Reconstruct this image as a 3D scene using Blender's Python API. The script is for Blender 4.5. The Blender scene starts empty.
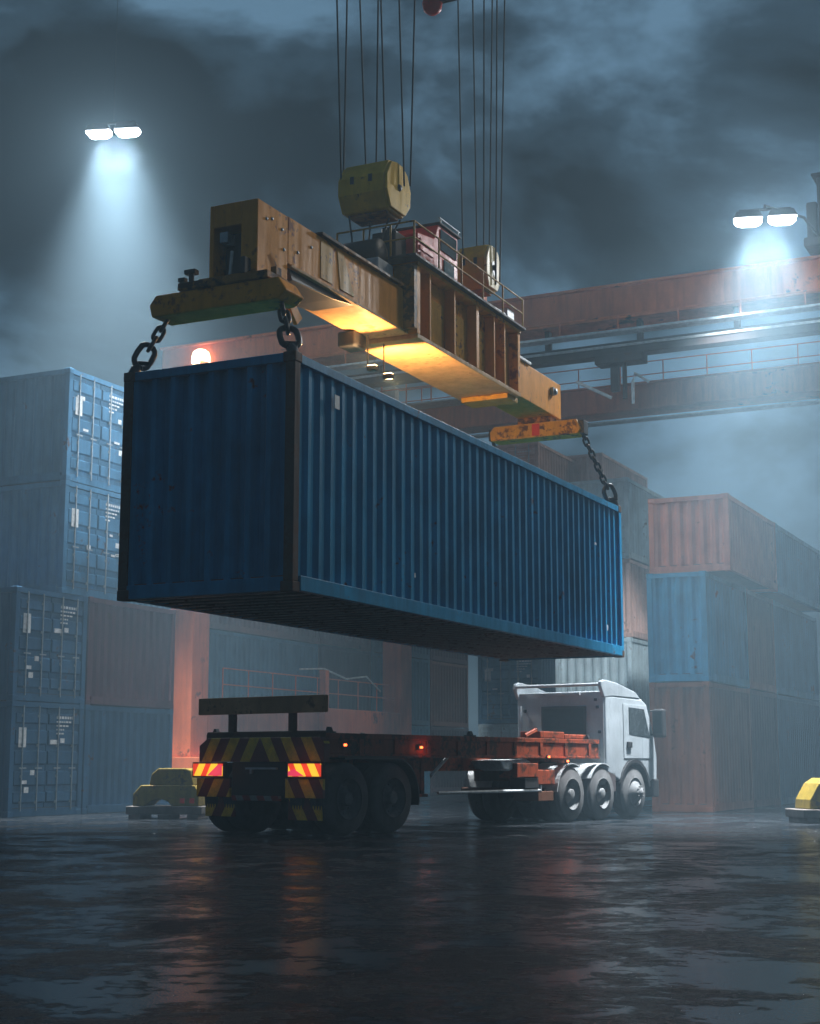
import bpy, bmesh, math, random
from mathutils import Vector, Matrix
random.seed(7)
sc = bpy.context.scene
COL = sc.collection
R = math.radians
YAW = 0.45                                    # heading of the hanging container, east of the view axis
UX, UY = math.sin(YAW), math.cos(YAW)
O = (-1.339, 17.269)                          # its front right lower corner
def W(u, v, z=0.0):                           # yard frame (u along the container, v across) -> world
    return Vector((O[0]+UX*u+UY*v, O[1]+UY*u-UX*v, z))

# ------------------------------------------------------------------ mesh helper
class MB:
    def __init__(s): s.v=[]; s.f=[]; s.sm=[]
    def add(s, vs, fs, smooth=False):
        n=len(s.v); s.v += [tuple(p) for p in vs]
        for f in fs: s.f.append([i+n for i in f]); s.sm.append(smooth)
        return s
    def box(s, x0,x1,y0,y1,z0,z1):
        vs=[(x,y,z) for z in (z0,z1) for y in (y0,y1) for x in (x0,x1)]
        return s.add(vs,[(0,2,3,1),(4,5,7,6),(0,1,5,4),(2,6,7,3),(0,4,6,2),(1,3,7,5)])
    def prism(s, poly, axis, a0, a1):         # polygon in the plane across axis, extruded a0..a1
        def P(p,a):
            if axis=='x': return (a,p[0],p[1])
            if axis=='y': return (p[0],a,p[1])
            return (p[0],p[1],a)
        n=len(poly); vs=[P(p,a0) for p in poly]+[P(p,a1) for p in poly]
        fs=[tuple(range(n))[::-1],tuple(range(n,2*n))]+[(i,(i+1)%n,n+(i+1)%n,n+i) for i in range(n)]
        return s.add(vs,fs)
    def tube(s, pts, r, n=8, cap=True, closed=False):
        pts=[Vector(p) for p in pts]; m=len(pts); rs=r if isinstance(r,(list,tuple)) else [r]*m
        rings=[]; up=None
        for i,p in enumerate(pts):
            if closed: d=pts[(i+1)%m]-pts[i-1]
            else: d=(pts[min(i+1,m-1)]-pts[max(i-1,0)])
            d.normalize()
            if up is None:
                up=Vector((0,0,1)) if abs(d.z)<.9 else Vector((1,0,0))
            a=d.cross(up)
            if a.length<1e-4: a=d.cross(Vector((0,1,0)))
            a.normalize(); b=a.cross(d).normalized(); up=b
            rings.append([p+(a*math.cos(t)+b*math.sin(t))*rs[i] for t in [2*math.pi*k/n for k in range(n)]])
        vs=[q for ring in rings for q in ring]; fs=[]
        for i in range(m if closed else m-1):
            j=(i+1)%m
            for k in range(n): fs.append((i*n+k,i*n+(k+1)%n,j*n+(k+1)%n,j*n+k))
        s.add(vs,fs,True)
        if cap and not closed:
            s.add(rings[0],[tuple(range(n))]); s.add(rings[-1],[tuple(range(n))[::-1]])
        return s
    def lathe(s, prof, c, axis='x', n=32):    # prof: (radius, offset along axis)
        vs=[]; m=len(prof)
        for k in range(n):
            t=2*math.pi*k/n; ct,st=math.cos(t),math.sin(t)
            for (r,a) in prof:
                q={'x':(a,r*ct,r*st),'y':(r*ct,a,r*st),'z':(r*ct,r*st,a)}[axis]
                vs.append((c[0]+q[0],c[1]+q[1],c[2]+q[2]))
        fs=[(k*m+i,k*m+i+1,((k+1)%n)*m+i+1,((k+1)%n)*m+i) for k in range(n) for i in range(m-1)]
        return s.add(vs,fs,True)
    def build(s, name, mat, parent=None, bevel=0, shift=None, seg=2):
        me=bpy.data.meshes.new(name); me.from_pydata(s.v,[],s.f); me.update()
        if shift is not None:
            for vv in me.vertices: vv.co -= Vector(shift)
        bm=bmesh.new(); bm.from_mesh(me); bmesh.ops.recalc_face_normals(bm, faces=bm.faces); bm.to_mesh(me); bm.free()
        me.polygons.foreach_set('use_smooth', s.sm)
        me.materials.append(mat)
        o=bpy.data.objects.new(name,me); COL.objects.link(o)
        if parent is not None: o.parent=parent
        if bevel:
            b=o.modifiers.new('bevel','BEVEL'); b.width=bevel; b.segments=seg; b.limit_method='ANGLE'; b.angle_limit=R(40)
        return o
def tag(o, label=None, cat=None, group=None, kind=None):
    for k,val in (('label',label),('category',cat),('group',group),('kind',kind)):
        if val: o[k]=val
    return o
def thing(name, label, cat, loc, rz=0, group=None):
    o=bpy.data.objects.new(name,None); COL.objects.link(o); o.empty_display_size=.2
    o.location=loc; o.rotation_euler=(0,0,rz)
    return tag(o,label,cat,group)
def kids(o): return [c for c in bpy.data.objects if c.parent==o]
def dup(o, parent=None):
    c=o.copy(); COL.objects.link(c)
    if parent is not None: c.parent=parent
    for ch in kids(o): dup(ch,c)
    return c

# ------------------------------------------------------------------ materials
def new_mat(name):
    m=bpy.data.materials.new(name); m.use_nodes=True
    nt=m.node_tree; return m, nt, nt.nodes['Principled BSDF']
def N(nt, t, **kw):
    n=nt.nodes.new(t)
    for k,val in kw.items():
        if k in n.inputs: n.inputs[k].default_value=val
        else: setattr(n,k,val)
    return n
def ramp(nt, src, stops):
    r=nt.nodes.new('ShaderNodeValToRGB'); e=r.color_ramp.elements
    while len(e)<len(stops): e.new(.5)
    for i,(p,c) in enumerate(stops):
        e[i].position=p; e[i].color=(*c,1) if len(c)==3 else c
    nt.links.new(src,r.inputs[0]); return r
def mix(nt, fac, a, b, blend='MIX'):
    m=nt.nodes.new('ShaderNodeMix'); m.data_type='RGBA'; m.blend_type=blend
    for sock,val in ((m.inputs[0],fac),(m.inputs[6],a),(m.inputs[7],b)):
        if hasattr(val,'is_linked'): nt.links.new(val,sock)
        elif isinstance(val,(int,float)): sock.default_value=val
        else: sock.default_value=(*val,1)
    return m.outputs[2]
def painted(name, col, wear=(.09,.035,.015), amount=.5, rough=.5, scale=1.3, metallic=0, bump=.15, spec=.2, dirt=.35):
    """weathered paint: faded patches, dirt runs, rust chips"""
    m,nt,b=new_mat(name); L=nt.links
    tc=N(nt,'ShaderNodeTexCoord'); oi=N(nt,'ShaderNodeObjectInfo')
    off=N(nt,'ShaderNodeVectorMath',operation='SCALE'); 
    cx=N(nt,'ShaderNodeCombineXYZ'); L.new(oi.outputs['Random'],cx.inputs[0]); L.new(oi.outputs['Random'],cx.inputs[1]); L.new(cx.outputs[0],off.inputs[0]); off.inputs['Scale'].default_value=37
    ad=N(nt,'ShaderNodeVectorMath',operation='ADD'); L.new(tc.outputs['Object'],ad.inputs[0]); L.new(off.outputs[0],ad.inputs[1])
    n1=N(nt,'ShaderNodeTexNoise',Scale=scale,Detail=6,Roughness=.6); L.new(ad.outputs[0],n1.inputs['Vector'])
    mp=N(nt,'ShaderNodeMapping'); mp.inputs['Scale'].default_value=(5,5,.5); L.new(ad.outputs[0],mp.inputs[0])
    n2=N(nt,'ShaderNodeTexNoise',Scale=1.4,Detail=5,Roughness=.65); L.new(mp.outputs[0],n2.inputs['Vector'])
    n3=N(nt,'ShaderNodeTexNoise',Scale=scale*5.5,Detail=7,Roughness=.7); L.new(ad.outputs[0],n3.inputs['Vector'])
    fade=ramp(nt,n1.outputs[0],[(.3,[c*.72 for c in col]),(.7,[min(1,c*1.22+.008) for c in col])])
    dr=ramp(nt,n2.outputs[0],[(.42,(0,0,0)),(.72,(dirt,)*3)])
    c1=mix(nt,dr.outputs[0],fade.outputs[0],[c*.28+.006 for c in col])
    mul=N(nt,'ShaderNodeMath',operation='MULTIPLY'); L.new(n3.outputs[0],mul.inputs[0]); L.new(n1.outputs[0],mul.inputs[1])
    t=.42-.16*amount
    rs=ramp(nt,mul.outputs[0],[(t,(0,0,0)),(t+.06,(1,1,1))])
    c2=mix(nt,rs.outputs[0],c1,wear)
    L.new(c2,b.inputs['Base Color'])
    rr=ramp(nt,n2.outputs[0],[(.3,(rough-.12,)*3),(.75,(min(1,rough+.25),)*3)]); L.new(rr.outputs[0],b.inputs['Roughness'])
    b.inputs['Metallic'].default_value=metallic; b.inputs['Specular IOR Level'].default_value=spec
    bp=N(nt,'ShaderNodeBump',Strength=bump,Distance=.02); L.new(n3.outputs[0],bp.inputs['Height']); L.new(bp.outputs[0],b.inputs['Normal'])
    return m
def plain(name, col, rough=.5, metallic=0, emit=None, strength=0):
    m,nt,b=new_mat(name)
    n=N(nt,'ShaderNodeTexNoise',Scale=9,Detail=4); tc=N(nt,'ShaderNodeTexCoord'); nt.links.new(tc.outputs['Object'],n.inputs['Vector'])
    r=ramp(nt,n.outputs[0],[(.3,[c*.75 for c in col]),(.7,[min(1,c*1.2) for c in col])]); nt.links.new(r.outputs[0],b.inputs['Base Color'])
    b.inputs['Roughness'].default_value=rough; b.inputs['Metallic'].default_value=metallic
    if emit: b.inputs['Emission Color'].default_value=(*emit,1); b.inputs['Emission Strength'].default_value=strength
    return m
def stripes(name, ca, cb, period, sign=1, mirror=None, emit=0, rough=.5, duty=.5, grime=.6):
    """diagonal stripes across x and z of the part"""
    m,nt,b=new_mat(name); L=nt.links
    tc=N(nt,'ShaderNodeTexCoord'); sx=N(nt,'ShaderNodeSeparateXYZ'); L.new(tc.outputs['Object'],sx.inputs[0])
    x=sx.outputs[0]
    if mirror is not None:
        a=N(nt,'ShaderNodeMath',operation='SUBTRACT'); L.new(x,a.inputs[0]); a.inputs[1].default_value=mirror
        ab=N(nt,'ShaderNodeMath',operation='ABSOLUTE'); L.new(a.outputs[0],ab.inputs[0]); x=ab.outputs[0]
    mu=N(nt,'ShaderNodeMath',operation='MULTIPLY'); L.new(sx.outputs[2],mu.inputs[0]); mu.inputs[1].default_value=.55*sign
    a2=N(nt,'ShaderNodeMath',operation='ADD'); L.new(x,a2.inputs[0]); L.new(mu.outputs[0],a2.inputs[1])
    dv=N(nt,'ShaderNodeMath',operation='DIVIDE'); L.new(a2.outputs[0],dv.inputs[0]); dv.inputs[1].default_value=period
    fr=N(nt,'ShaderNodeMath',operation='FRACT'); L.new(dv.outputs[0],fr.inputs[0])
    gt=N(nt,'ShaderNodeMath',operation='GREATER_THAN'); L.new(fr.outputs[0],gt.inputs[0]); gt.inputs[1].default_value=duty
    c=mix(nt,gt.outputs[0],ca,cb)
    n=N(nt,'ShaderNodeTexNoise',Scale=7,Detail=6,Roughness=.7); L.new(tc.outputs['Object'],n.inputs['Vector'])
    g=ramp(nt,n.outputs[0],[(.35,(0,0,0)),(.75,(grime,)*3)])
    c2=mix(nt,g.outputs[0],c,(.02,.015,.012)); L.new(c2,b.inputs['Base Color'])
    b.inputs['Roughness'].default_value=rough
    if emit: L.new(c,b.inputs['Emission Color']); b.inputs['Emission Strength'].default_value=emit
    return m

M={}
M['hero']=painted('hero_blue_paint',(.004,.24,.47),amount=.38,rough=.42,wear=(.10,.04,.02),dirt=.45)
M['hero_rust']=painted('hero_rusty_edge',(.085,.055,.045),amount=1.0,rough=.6,scale=4)
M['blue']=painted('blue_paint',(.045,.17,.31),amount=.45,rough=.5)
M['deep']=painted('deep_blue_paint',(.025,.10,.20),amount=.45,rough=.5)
M['pale']=painted('pale_blue_paint',(.55,.69,.74),amount=.4,rough=.5)
M['sky_blue']=painted('sky_blue_paint',(.04,.25,.42),amount=.4,rough=.5)
M['maroon']=painted('maroon_paint',(.095,.032,.038),amount=.5,rough=.55)
M['brown']=painted('brown_paint',(.25,.09,.05),amount=.5,rough=.55)
M['salmon']=painted('salmon_paint',(.52,.18,.11),amount=.4,rough=.55)
M['pinkish']=painted('pale_pink_paint',(.74,.48,.41),amount=.4,rough=.55)
M['rail']=painted('worn_edge_paint',(.16,.19,.21),amount=.7,rough=.55,scale=3)
M['rod']=plain('galvanised_rod',(.36,.40,.43),.45,.5)
M['white_mark']=plain('white_marking',(.75,.76,.76),.6)
M['dark_under']=painted('dark_floor_steel',(.075,.07,.068),amount=.8,rough=.7)
M['under_light']=painted('crossmember_grey_blue',(.26,.28,.30),amount=.9,rough=.4,scale=3)
M['yellow_rust']=painted('spreader_yellow_rust',(.86,.31,.006),wear=(.26,.075,.015),amount=.8,rough=.55,scale=1.1,bump=.3,dirt=.3)
M['yellow_dark']=painted('spreader_dark_rust',(.46,.18,.012),wear=(.05,.022,.012),amount=1.2,rough=.55,scale=1.6,bump=.3,dirt=.7)
M['yellow_patch']=painted('spreader_yellow_panel',(.60,.30,.015),wear=(.12,.05,.02),amount=.8,rough=.5,scale=2)
M['yellow']=painted('machine_yellow',(.84,.48,.004),wear=(.16,.07,.02),amount=.45,rough=.5,scale=2,dirt=.3)
M['bright_yellow']=painted('block_yellow',(.85,.53,.008),wear=(.2,.1,.04),amount=.4,rough=.55,scale=2,dirt=.35)
M['ballast']=painted('ballast_yellow',(.28,.19,.015),wear=(.10,.06,.03),amount=.8,rough=.65,scale=3,dirt=.7,bump=.4)
M['plate_cream']=painted('cream_end_plate',(.80,.62,.26),amount=.4,rough=.5,scale=2)
M['flange_tan']=painted('lit_tan_underside',(.58,.33,.13),wear=(.3,.12,.04),amount=.6,rough=.6,scale=1.5,dirt=.35)  # lamp-lit peach look of the undersides is put into this tan
M['headboard']=painted('brown_headboard',(.50,.25,.11),wear=(.16,.07,.03),amount=.5,rough=.6,scale=2)
M['red']=painted('cabin_red',(.80,.035,.012),amount=.5,rough=.45,scale=2)
M['crane']=painted('crane_orange_red',(.80,.185,.065),amount=.5,rough=.55,scale=.6)
M['crane_dark']=painted('crane_dark_steel',(.07,.055,.055),amount=.6,rough=.6)
M['crane_light']=plain('crane_pale_steel',(.55,.58,.6),.5,.2)
M['chassis']=painted('trailer_rust_orange',(.32,.058,.02),wear=(.05,.02,.012),amount=1.1,rough=.5,scale=1.8,bump=.3,dirt=.7)
M['chassis_dark']=painted('trailer_dark_rust',(.12,.045,.022),amount=1,rough=.6)
M['black']=plain('black_steel',(.018,.018,.02),.5)
M['chain']=plain('oily_chain_steel',(.05,.05,.055),.4,.8)
M['rope']=plain('steel_rope',(.028,.032,.036),.5,.5)
M['rubber']=painted('tyre_rubber',(.095,.095,.097),wear=(.045,.045,.045),amount=.5,rough=.75,scale=5,dirt=.2)
M['rim']=painted('wheel_rim_steel',(.17,.175,.18),amount=.4,rough=.8,scale=6,metallic=0)
M['cab']=painted('white_cab_paint',(.30,.335,.36),spec=.5,wear=(.4,.38,.36),amount=.15,rough=.32,bump=.03,dirt=.18)
M['cab_grey']=painted('grey_cab_back',(.34,.355,.365),amount=.3,rough=.45,bump=.05,dirt=.35)
M['fender']=plain('grey_fender',(.34,.36,.37),.4)
M['glass']=plain('dark_glass',(.03,.038,.042),.06)
M['pane']=plain('cab_back_pane',(.10,.12,.13),.12)
M['glass_teal']=plain('teal_glass',(.05,.12,.14),.08)
M['lamp_cold']=plain('cold_lamp_lens',(.9,.95,1),.3,emit=(.80,.92,1),strength=60)
M['lamp_warm']=plain('warm_lamp_lens',(1,.8,.5),.3,emit=(1,.80,.52),strength=7)
M['lamp_work']=plain('work_lamp_lens',(1,.8,.5),.3,emit=(1,.62,.25),strength=25)
M['marker']=plain('marker_lens',(.9,.2,.05),.3,emit=(1,.13,.03),strength=9)
M['red_lens']=plain('red_lens',(.7,.03,.06),.25,emit=(1,.06,.14),strength=1.1)
M['tail_a']=stripes('tail_lamp_stripes_a',(1,.60,.04),(.75,.05,.02),.27,sign=-1,emit=1.5,duty=.55,grime=0)
M['tail_b']=stripes('tail_lamp_stripes_b',(1,.60,.04),(.75,.05,.02),.27,sign=1,emit=1.5,duty=.55,grime=0)
M['chev']=stripes('chevron_paint',(.95,.62,.03),(.20,.016,.012),.42,sign=1,mirror=0,grime=.55)
M['haz']=stripes('bumper_red_white',(.35,.03,.03),(.3,.3,.3),.3,sign=1,grime=.8)
M['concrete']=painted('grey_concrete',(.15,.13,.12),amount=.2,rough=.8,scale=3,bump=.4)

# ground: wet asphalt with puddles
def ground_mat():
    m,nt,b=new_mat('wet_asphalt'); L=nt.links
    tc=N(nt,'ShaderNodeTexCoord')
    big=N(nt,'ShaderNodeTexNoise',Scale=.9,Detail=8,Roughness=.66,Distortion=.6); L.new(tc.outputs['Object'],big.inputs['Vector'])
    mid=N(nt,'ShaderNodeTexNoise',Scale=6,Detail=8,Roughness=.7); L.new(tc.outputs['Object'],mid.inputs['Vector'])
    fine=N(nt,'ShaderNodeTexVoronoi',Scale=75); L.new(tc.outputs['Object'],fine.inputs['Vector'])
    fin2=N(nt,'ShaderNodeTexNoise',Scale=38,Detail=4,Roughness=.7); L.new(tc.outputs['Object'],fin2.inputs['Vector'])
    ad=N(nt,'ShaderNodeMath',operation='MULTIPLY_ADD'); L.new(mid.outputs[0],ad.inputs[0]); ad.inputs[1].default_value=.55; L.new(big.outputs[0],ad.inputs[2])
    dry=ramp(nt,ad.outputs[0],[(.735,(0,0,0)),(.87,(1,1,1))])
    col=ramp(nt,mid.outputs[0],[(.3,(.006,.0075,.0095)),(.7,(.020,.024,.029))]); gc_=mix(nt,dry.outputs[0],col.outputs[0],(.022,.026,.031)); L.new(gc_,b.inputs['Base Color'])
    ro=N(nt,'ShaderNodeMapRange'); L.new(dry.outputs[0],ro.inputs[0]); ro.inputs[3].default_value=.035; ro.inputs[4].default_value=.42
    L.new(ro.outputs[0],b.inputs['Roughness'])
    b.inputs['IOR'].default_value=1.24; sp_=N(nt,'ShaderNodeMapRange'); L.new(dry.outputs[0],sp_.inputs[0]); sp_.inputs[3].default_value=.30; sp_.inputs[4].default_value=.12; L.new(sp_.outputs[0],b.inputs['Specular IOR Level'])
    hs=N(nt,'ShaderNodeMath',operation='MULTIPLY_ADD'); L.new(fine.outputs[0],hs.inputs[0]); hs.inputs[1].default_value=.5; L.new(fin2.outputs[0],hs.inputs[2])
    h2=N(nt,'ShaderNodeMath',operation='MULTIPLY'); L.new(hs.outputs[0],h2.inputs[0])
    sc_=N(nt,'ShaderNodeMapRange'); L.new(dry.outputs[0],sc_.inputs[0]); sc_.inputs[3].default_value=.05; sc_.inputs[4].default_value=1
    L.new(sc_.outputs[0],h2.inputs[1])
    bp=N(nt,'ShaderNodeBump',Strength=1.0,Distance=.028); L.new(h2.outputs[0],bp.inputs['Height'])
    wav=N(nt,'ShaderNodeTexNoise',Scale=2.2,Detail=3); L.new(tc.outputs['Object'],wav.inputs['Vector'])
    bp2=N(nt,'ShaderNodeBump',Strength=.05,Distance=.05); L.new(wav.outputs[0],bp2.inputs['Height']); L.new(bp.outputs[0],bp2.inputs['Normal'])
    L.new(bp2.outputs[0],b.inputs['Normal'])
    return m
g=MB().add([(-150,-40,0),(150,-40,0),(150,170,0),(-150,170,0)],[(0,1,2,3)]).build('ground',ground_mat())
tag(g,'dark wet asphalt yard with shallow puddles','ground',kind='structure')

# ------------------------------------------------------------------ containers
def corr(mb, x, y0, y1, z0, z1, sgn, axis='x', depth=.036, pitch=.278):
    """trapezoid corrugated sheet on the plane axis=x, outer face towards sgn"""
    n=max(1,round((y1-y0)/pitch)); p=(y1-y0)/n
    prof=[]
    for i in range(n):
        a=y0+i*p
        prof+= [(a,0),(a+p*.26,0),(a+p*.5,-depth),(a+p*.76,-depth)]
    prof.append((y1,0))
    vs=[]
    for (y,d) in prof:
        for z in (z0,z1):
            X=x+sgn*d
            vs.append((X,y,z) if axis=='x' else (y,X,z))
    mb.add(vs,[(2*i,2*i+2,2*i+3,2*i+1) for i in range(len(prof)-1)])
    return mb
WC=2.44
def build_container(L, H, paint, edge, doors, wid=WC, hero=False):
    """local frame: end face at y=0, body to y=L, x centred, base z=0"""
    root=bpy.data.objects.new('shipping_container',None); COL.objects.link(root)
    h=wid/2; m=M[paint]; e=M[edge]; bv=.006 if hero else 0
    for s in (-1,1):
        corr(MB(),s*(h-.03),.10,L-.10,.17,H-.10,s,depth=.05).build('side_wall',m,root)
        MB().box(s*h-(.08 if s>0 else 0),s*h+(0 if s>0 else .08),.16,L-.16,H-.12,H-.012).build('top_rail',m if hero else e,root,bv)
        b=MB().box(s*(h-.012)-.03,s*(h-.012)+.03,.16,L-.16,.015,.19)
        b.box(s*(h-.07)-.03,s*(h-.07)+.03,.16,L-.16,.02,.06)
        b.build('bottom_rail',m,root,bv)
    corr(MB(),L-.03,-h+.10,h-.10,.17,H-.1,1,'y').build('end_wall',m,root)
    MB().box(-h+.03,h-.03,.03,L-.03,H-.035,H-.025).build('roof',m,root)
    fl=MB().box(-h+.08,h-.08,.05,L-.05,.165,.19)
    k=.35
    while k<L-.2:
        fl.box(-h+.06,h-.06,k-.02,k+.02,.03,.164); k+=.305
    fl.build('floor',M['dark_under'],root)
    if hero:
        k=.26; i_=0
        while k<L-.15:
            MB().box(-h+.10,h-.10,k-.032,k+.032,.012,.0275).build('crossmember',M['under_light'],root); k+=.305  # pale strips: light catching the members is put into their colour
    for sx in (-1,1):
        for y0 in (0,L-.13):
            MB().box(min(sx*h,sx*(h-.13)),max(sx*h,sx*(h-.13)),y0+.002,y0+.128,.12,H-.12).build('corner_post',e if not hero else (M['hero_rust'] if y0==0 else m),root,bv)
            yc=y0-.006 if y0==0 else y0-.03
            for z0 in (-.006,H-.118):
                X0,X1=sorted((sx*(h+.006),sx*(h-.165)))
                c=MB().box(X0,X1,yc,yc+.17,z0,z0+.124)
                c.build('corner_casting',M['hero_rust'] if hero else e,root,.012)
    for y0 in (0,L-.10):                       # end frames
        MB().box(-h+.13,h-.13,y0+.004,y0+.096,H-.115,H-.006).build('door_header' if (doors and y0==0) else 'end_header',m,root,bv)
        MB().box(-h+.13,h-.13,y0+.004,y0+.096,.006,.17).build('door_sill' if (doors and y0==0) else 'end_sill',m,root,bv)
    if not doors:
        corr(MB(),.03,-h+.13,h-.13,.17,H-.1,-1,'y',depth=.10 if hero else .055,pitch=.29).build('end_wall',m,root)
    else:
        for s in (-1,1):
            xa,xb=sorted((s*.012,s*(h-.14)))
            d=MB().box(xa,xb,.055,.095,.18,H-.125)
            for fz in (.16,.36,.58,.8):        # pressed panels stand out, the recesses between read as bands
                zc=.18+(H-.305)*fz
            zz=[.02,.19,.40,.60,.81,.98]
            for a,bz in zip(zz[:-1],zz[1:]):
                z0=.18+(H-.305)*a+.055; z1=.18+(H-.305)*bz-.055
                d.prism([(.010,z0+.035),(.010,z1-.035),(.056,z1),(.056,z0)],'x',xa+.03,xb-.03)
            dd=d.build('door',m,root,.006 if hero else 0)
            for fx in (.30,.78):
                x=xa+(xb-xa)*fx if s>0 else xb-(xb-xa)*fx
                r=MB().tube([(x,-.012,.12),(x,-.012,H-.08)],.017,6)
                for zc in (.3,H*.35,H*.62,H-.3): r.box(x-.035,x+.035,-.004,.02,zc-.03,zc+.03)
                r.build('lock_rod',M['rod'],dd)
                MB().box(x-.02*s-.11,x-.02*s+.11,-.03,-.012,H*.42-.014,H*.42+.014).build('lock_handle',M['rod'],dd)
        MB().box(-h+.26,-h+.50,.004,.0115,H*.60,H*.60+.42).build('placard',M['white_mark'],root)
        mk=MB()
        rr=random.Random(int(L*10+H*100)+len(paint))
        for r_ in range(5):                    # blurred code lines, too small to read
            z=H*(.86-.035*r_); x=.28
            while x<h-.35-.1*r_:
                w=rr.uniform(.03,.09); mk.box(x,x+w,.0045,.0105,z,z+.035*(1.6 if r_==0 else 1)); x+=w+.03
        mk.build('lettering',M['white_mark'],root)
        for r_ in range(5):                    # small stickers scattered over the doors
            x=rr.choice((-1,1))*rr.uniform(.2,h-.35); z=H*rr.uniform(.2,.75); w=rr.uniform(.06,.16); q=rr.uniform(.05,.13)
            MB().box(x-w,x+w,.004,.0092,z,z+q).build('sticker',M['white_mark'],root)
    return root
protos={}
def container(corner, z, L, H, paint, label, orient='u', doors=False, edge=None, wid=WC, group='stacked shipping containers'):
    """corner: world xy of the corner that stands nearest; orient u: end faces the camera's left, v: door end faces right"""
    edge=edge or paint
    key=(round(L,2),round(H,2),paint,edge,doors,wid)
    if key in protos: r=dup(protos[key])
    else: r=protos[key]=build_container(L,H,paint,edge,doors,wid)
    c=Vector((corner[0],corner[1],z))
    if orient=='u':
        r.location=c-Vector((UY,-UX,0))*(wid/2); r.rotation_euler=(0,0,-YAW)
    else:
        r.location=c+Vector((UX,UY,0))*(wid/2); r.rotation_euler=(0,0,math.pi/2-YAW)
    tag(r,label,'container',group); return r
def along(c,t,s=0): return (c[0]+UX*t+UY*s, c[1]+UY*t-UX*s)

# the container in the air
hero=build_container(12.19,2.82,'hero','hero_rust',False,hero=True)
hero.name='hanging_container'
hero.location=W(0,-1.22,3.053); hero.rotation_euler=(0,0,-YAW)
tag(hero,'big dark blue corrugated container hanging in chains under the yellow spreader','container')
MB().box(1.223,1.232,.95,1.07,2.33,2.50).build('placard',M['white_mark'],hero)
for (y,z,a,b_) in ((11.2,.42,.05,.10),(10.6,1.9,.10,.04),(3.2,.5,.03,.06)): MB().box(1.223,1.229,y,y+a,z,z+b_).build('sticker',M['white_mark'],hero)

GL='containers stacked at the left'
LL=(-8.42,32.5)
lu=along(LL,1.5); lb=along(LL,2.5)
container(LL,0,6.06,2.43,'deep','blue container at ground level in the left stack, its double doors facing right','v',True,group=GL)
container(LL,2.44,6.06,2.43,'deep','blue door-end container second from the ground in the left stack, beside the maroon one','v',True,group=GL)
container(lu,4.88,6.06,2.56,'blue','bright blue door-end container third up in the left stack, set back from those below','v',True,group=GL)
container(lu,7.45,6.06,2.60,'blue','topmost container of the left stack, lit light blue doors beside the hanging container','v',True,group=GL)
container(lb,0,3.45,2.43,'deep','dark blue corrugated container on the ground behind the yellow blocks',group=GL)
container(lb,2.44,3.45,2.45,'maroon','dark maroon ribbed container on top of the dark blue one at left',group=GL)

# row behind the crane legs
GR='row of containers behind the crane legs'
RB=(-7.5,43.6)
row=[(-3.2,6.06,['blue','deep','sky_blue']),(2.95,7.0,['deep','blue','brown']),(10.05,3.9,['brown','maroon','brown']),(14.05,5.0,['sky_blue','blue','deep']),(19.15,3.7,['maroon','brown','maroon'])]
wordsr=['behind the left crane leg','between the crane legs above the trailer headboard','just before the second crane leg','just past the second crane leg','at its far end beside the pale doors']
lev=['bottom','middle','top']
cw={'blue':'blue','deep':'dark blue','sky_blue':'clear blue','brown':'brown','maroon':'maroon'}
for (t,L,cs),wd in zip(row,wordsr):
    for k,c in enumerate(cs):
        container(along(RB,t),k*2.6,L,2.58,c,f'{cw[c]} {lev[k]} container of the hazy row, {wd}',group=GR)

# tall hazy stacks in the middle
GC='tall hazy container stacks beyond the hanging container'
C1=(6.67,46.0); C2=(4.64,54.0); C3=(7.33,57.0)
nm=['on the ground','second up','third up','fourth up','topmost']
for k,c in enumerate(['sky_blue','pale','pinkish','pale']):
    z=[0,2.45,4.9,7.3][k]; Hh=[2.43,2.43,2.38,2.5][k]
    container(C1,z,6.06,Hh,c,f"{dict(pale='pale blue',pinkish='pale pink',sky_blue='clear blue')[c]} container {nm[k] if k<3 else 'on top'} in the four-high stack behind the hanging container",group=GC)
for k,c in enumerate(['pale','blue','pale','brown','pinkish']):
    container(C2,k*2.53,6.9,2.51,c,f"{'pale pink' if c=='pinkish' else 'pale blue' if c=='pale' else c} container {nm[k]} in the five-high door-end stack behind the chain",doors=True,group=GC)
for k,c in enumerate(['brown','blue','maroon','pale','pinkish']):
    container(C3,k*2.57,5.8,2.55,c,f"{'pale pink' if c=='pinkish' else 'pale blue' if c=='pale' else c} container {nm[k]} in the farthest five-high stack",group=GC)

# stack at the right
GS='containers stacked at the right'
R0=(7.02,36.0); RT=(7.62,36.0)
container(R0,0,4.05,3.02,'brown','tall brown container at ground level right behind the white truck cab',wid=1.45,group=GS)
container(along(R0,4.1),0,3.1,3.02,'maroon','dark maroon container at ground level in the middle of the right row',wid=1.45,group=GS)
container(along(R0,7.25),0,6.06,3.02,'deep','dark blue container at ground level at the far end of the right row',wid=1.45,group=GS)
container(R0,3.04,4.05,2.6,'sky_blue','clear blue container under the salmon one in the right stack',wid=1.45,group=GS)
container(along(R0,4.1),3.04,3.1,2.6,'brown','brown middle-level container between two blue ones in the right row',wid=1.45,group=GS)
container(along(R0,7.25),3.04,6.06,2.6,'blue','blue middle-level container at the far end of the right row',wid=1.45,group=GS)
container(RT,5.66,5.1,1.86,'salmon','low salmon pink container on top of the right stack',wid=1.98,group=GS)
container(along(RT,5.15),5.66,6.06,1.86,'blue','low blue container on top of the right row behind the salmon one',wid=1.98,group=GS)

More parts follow.
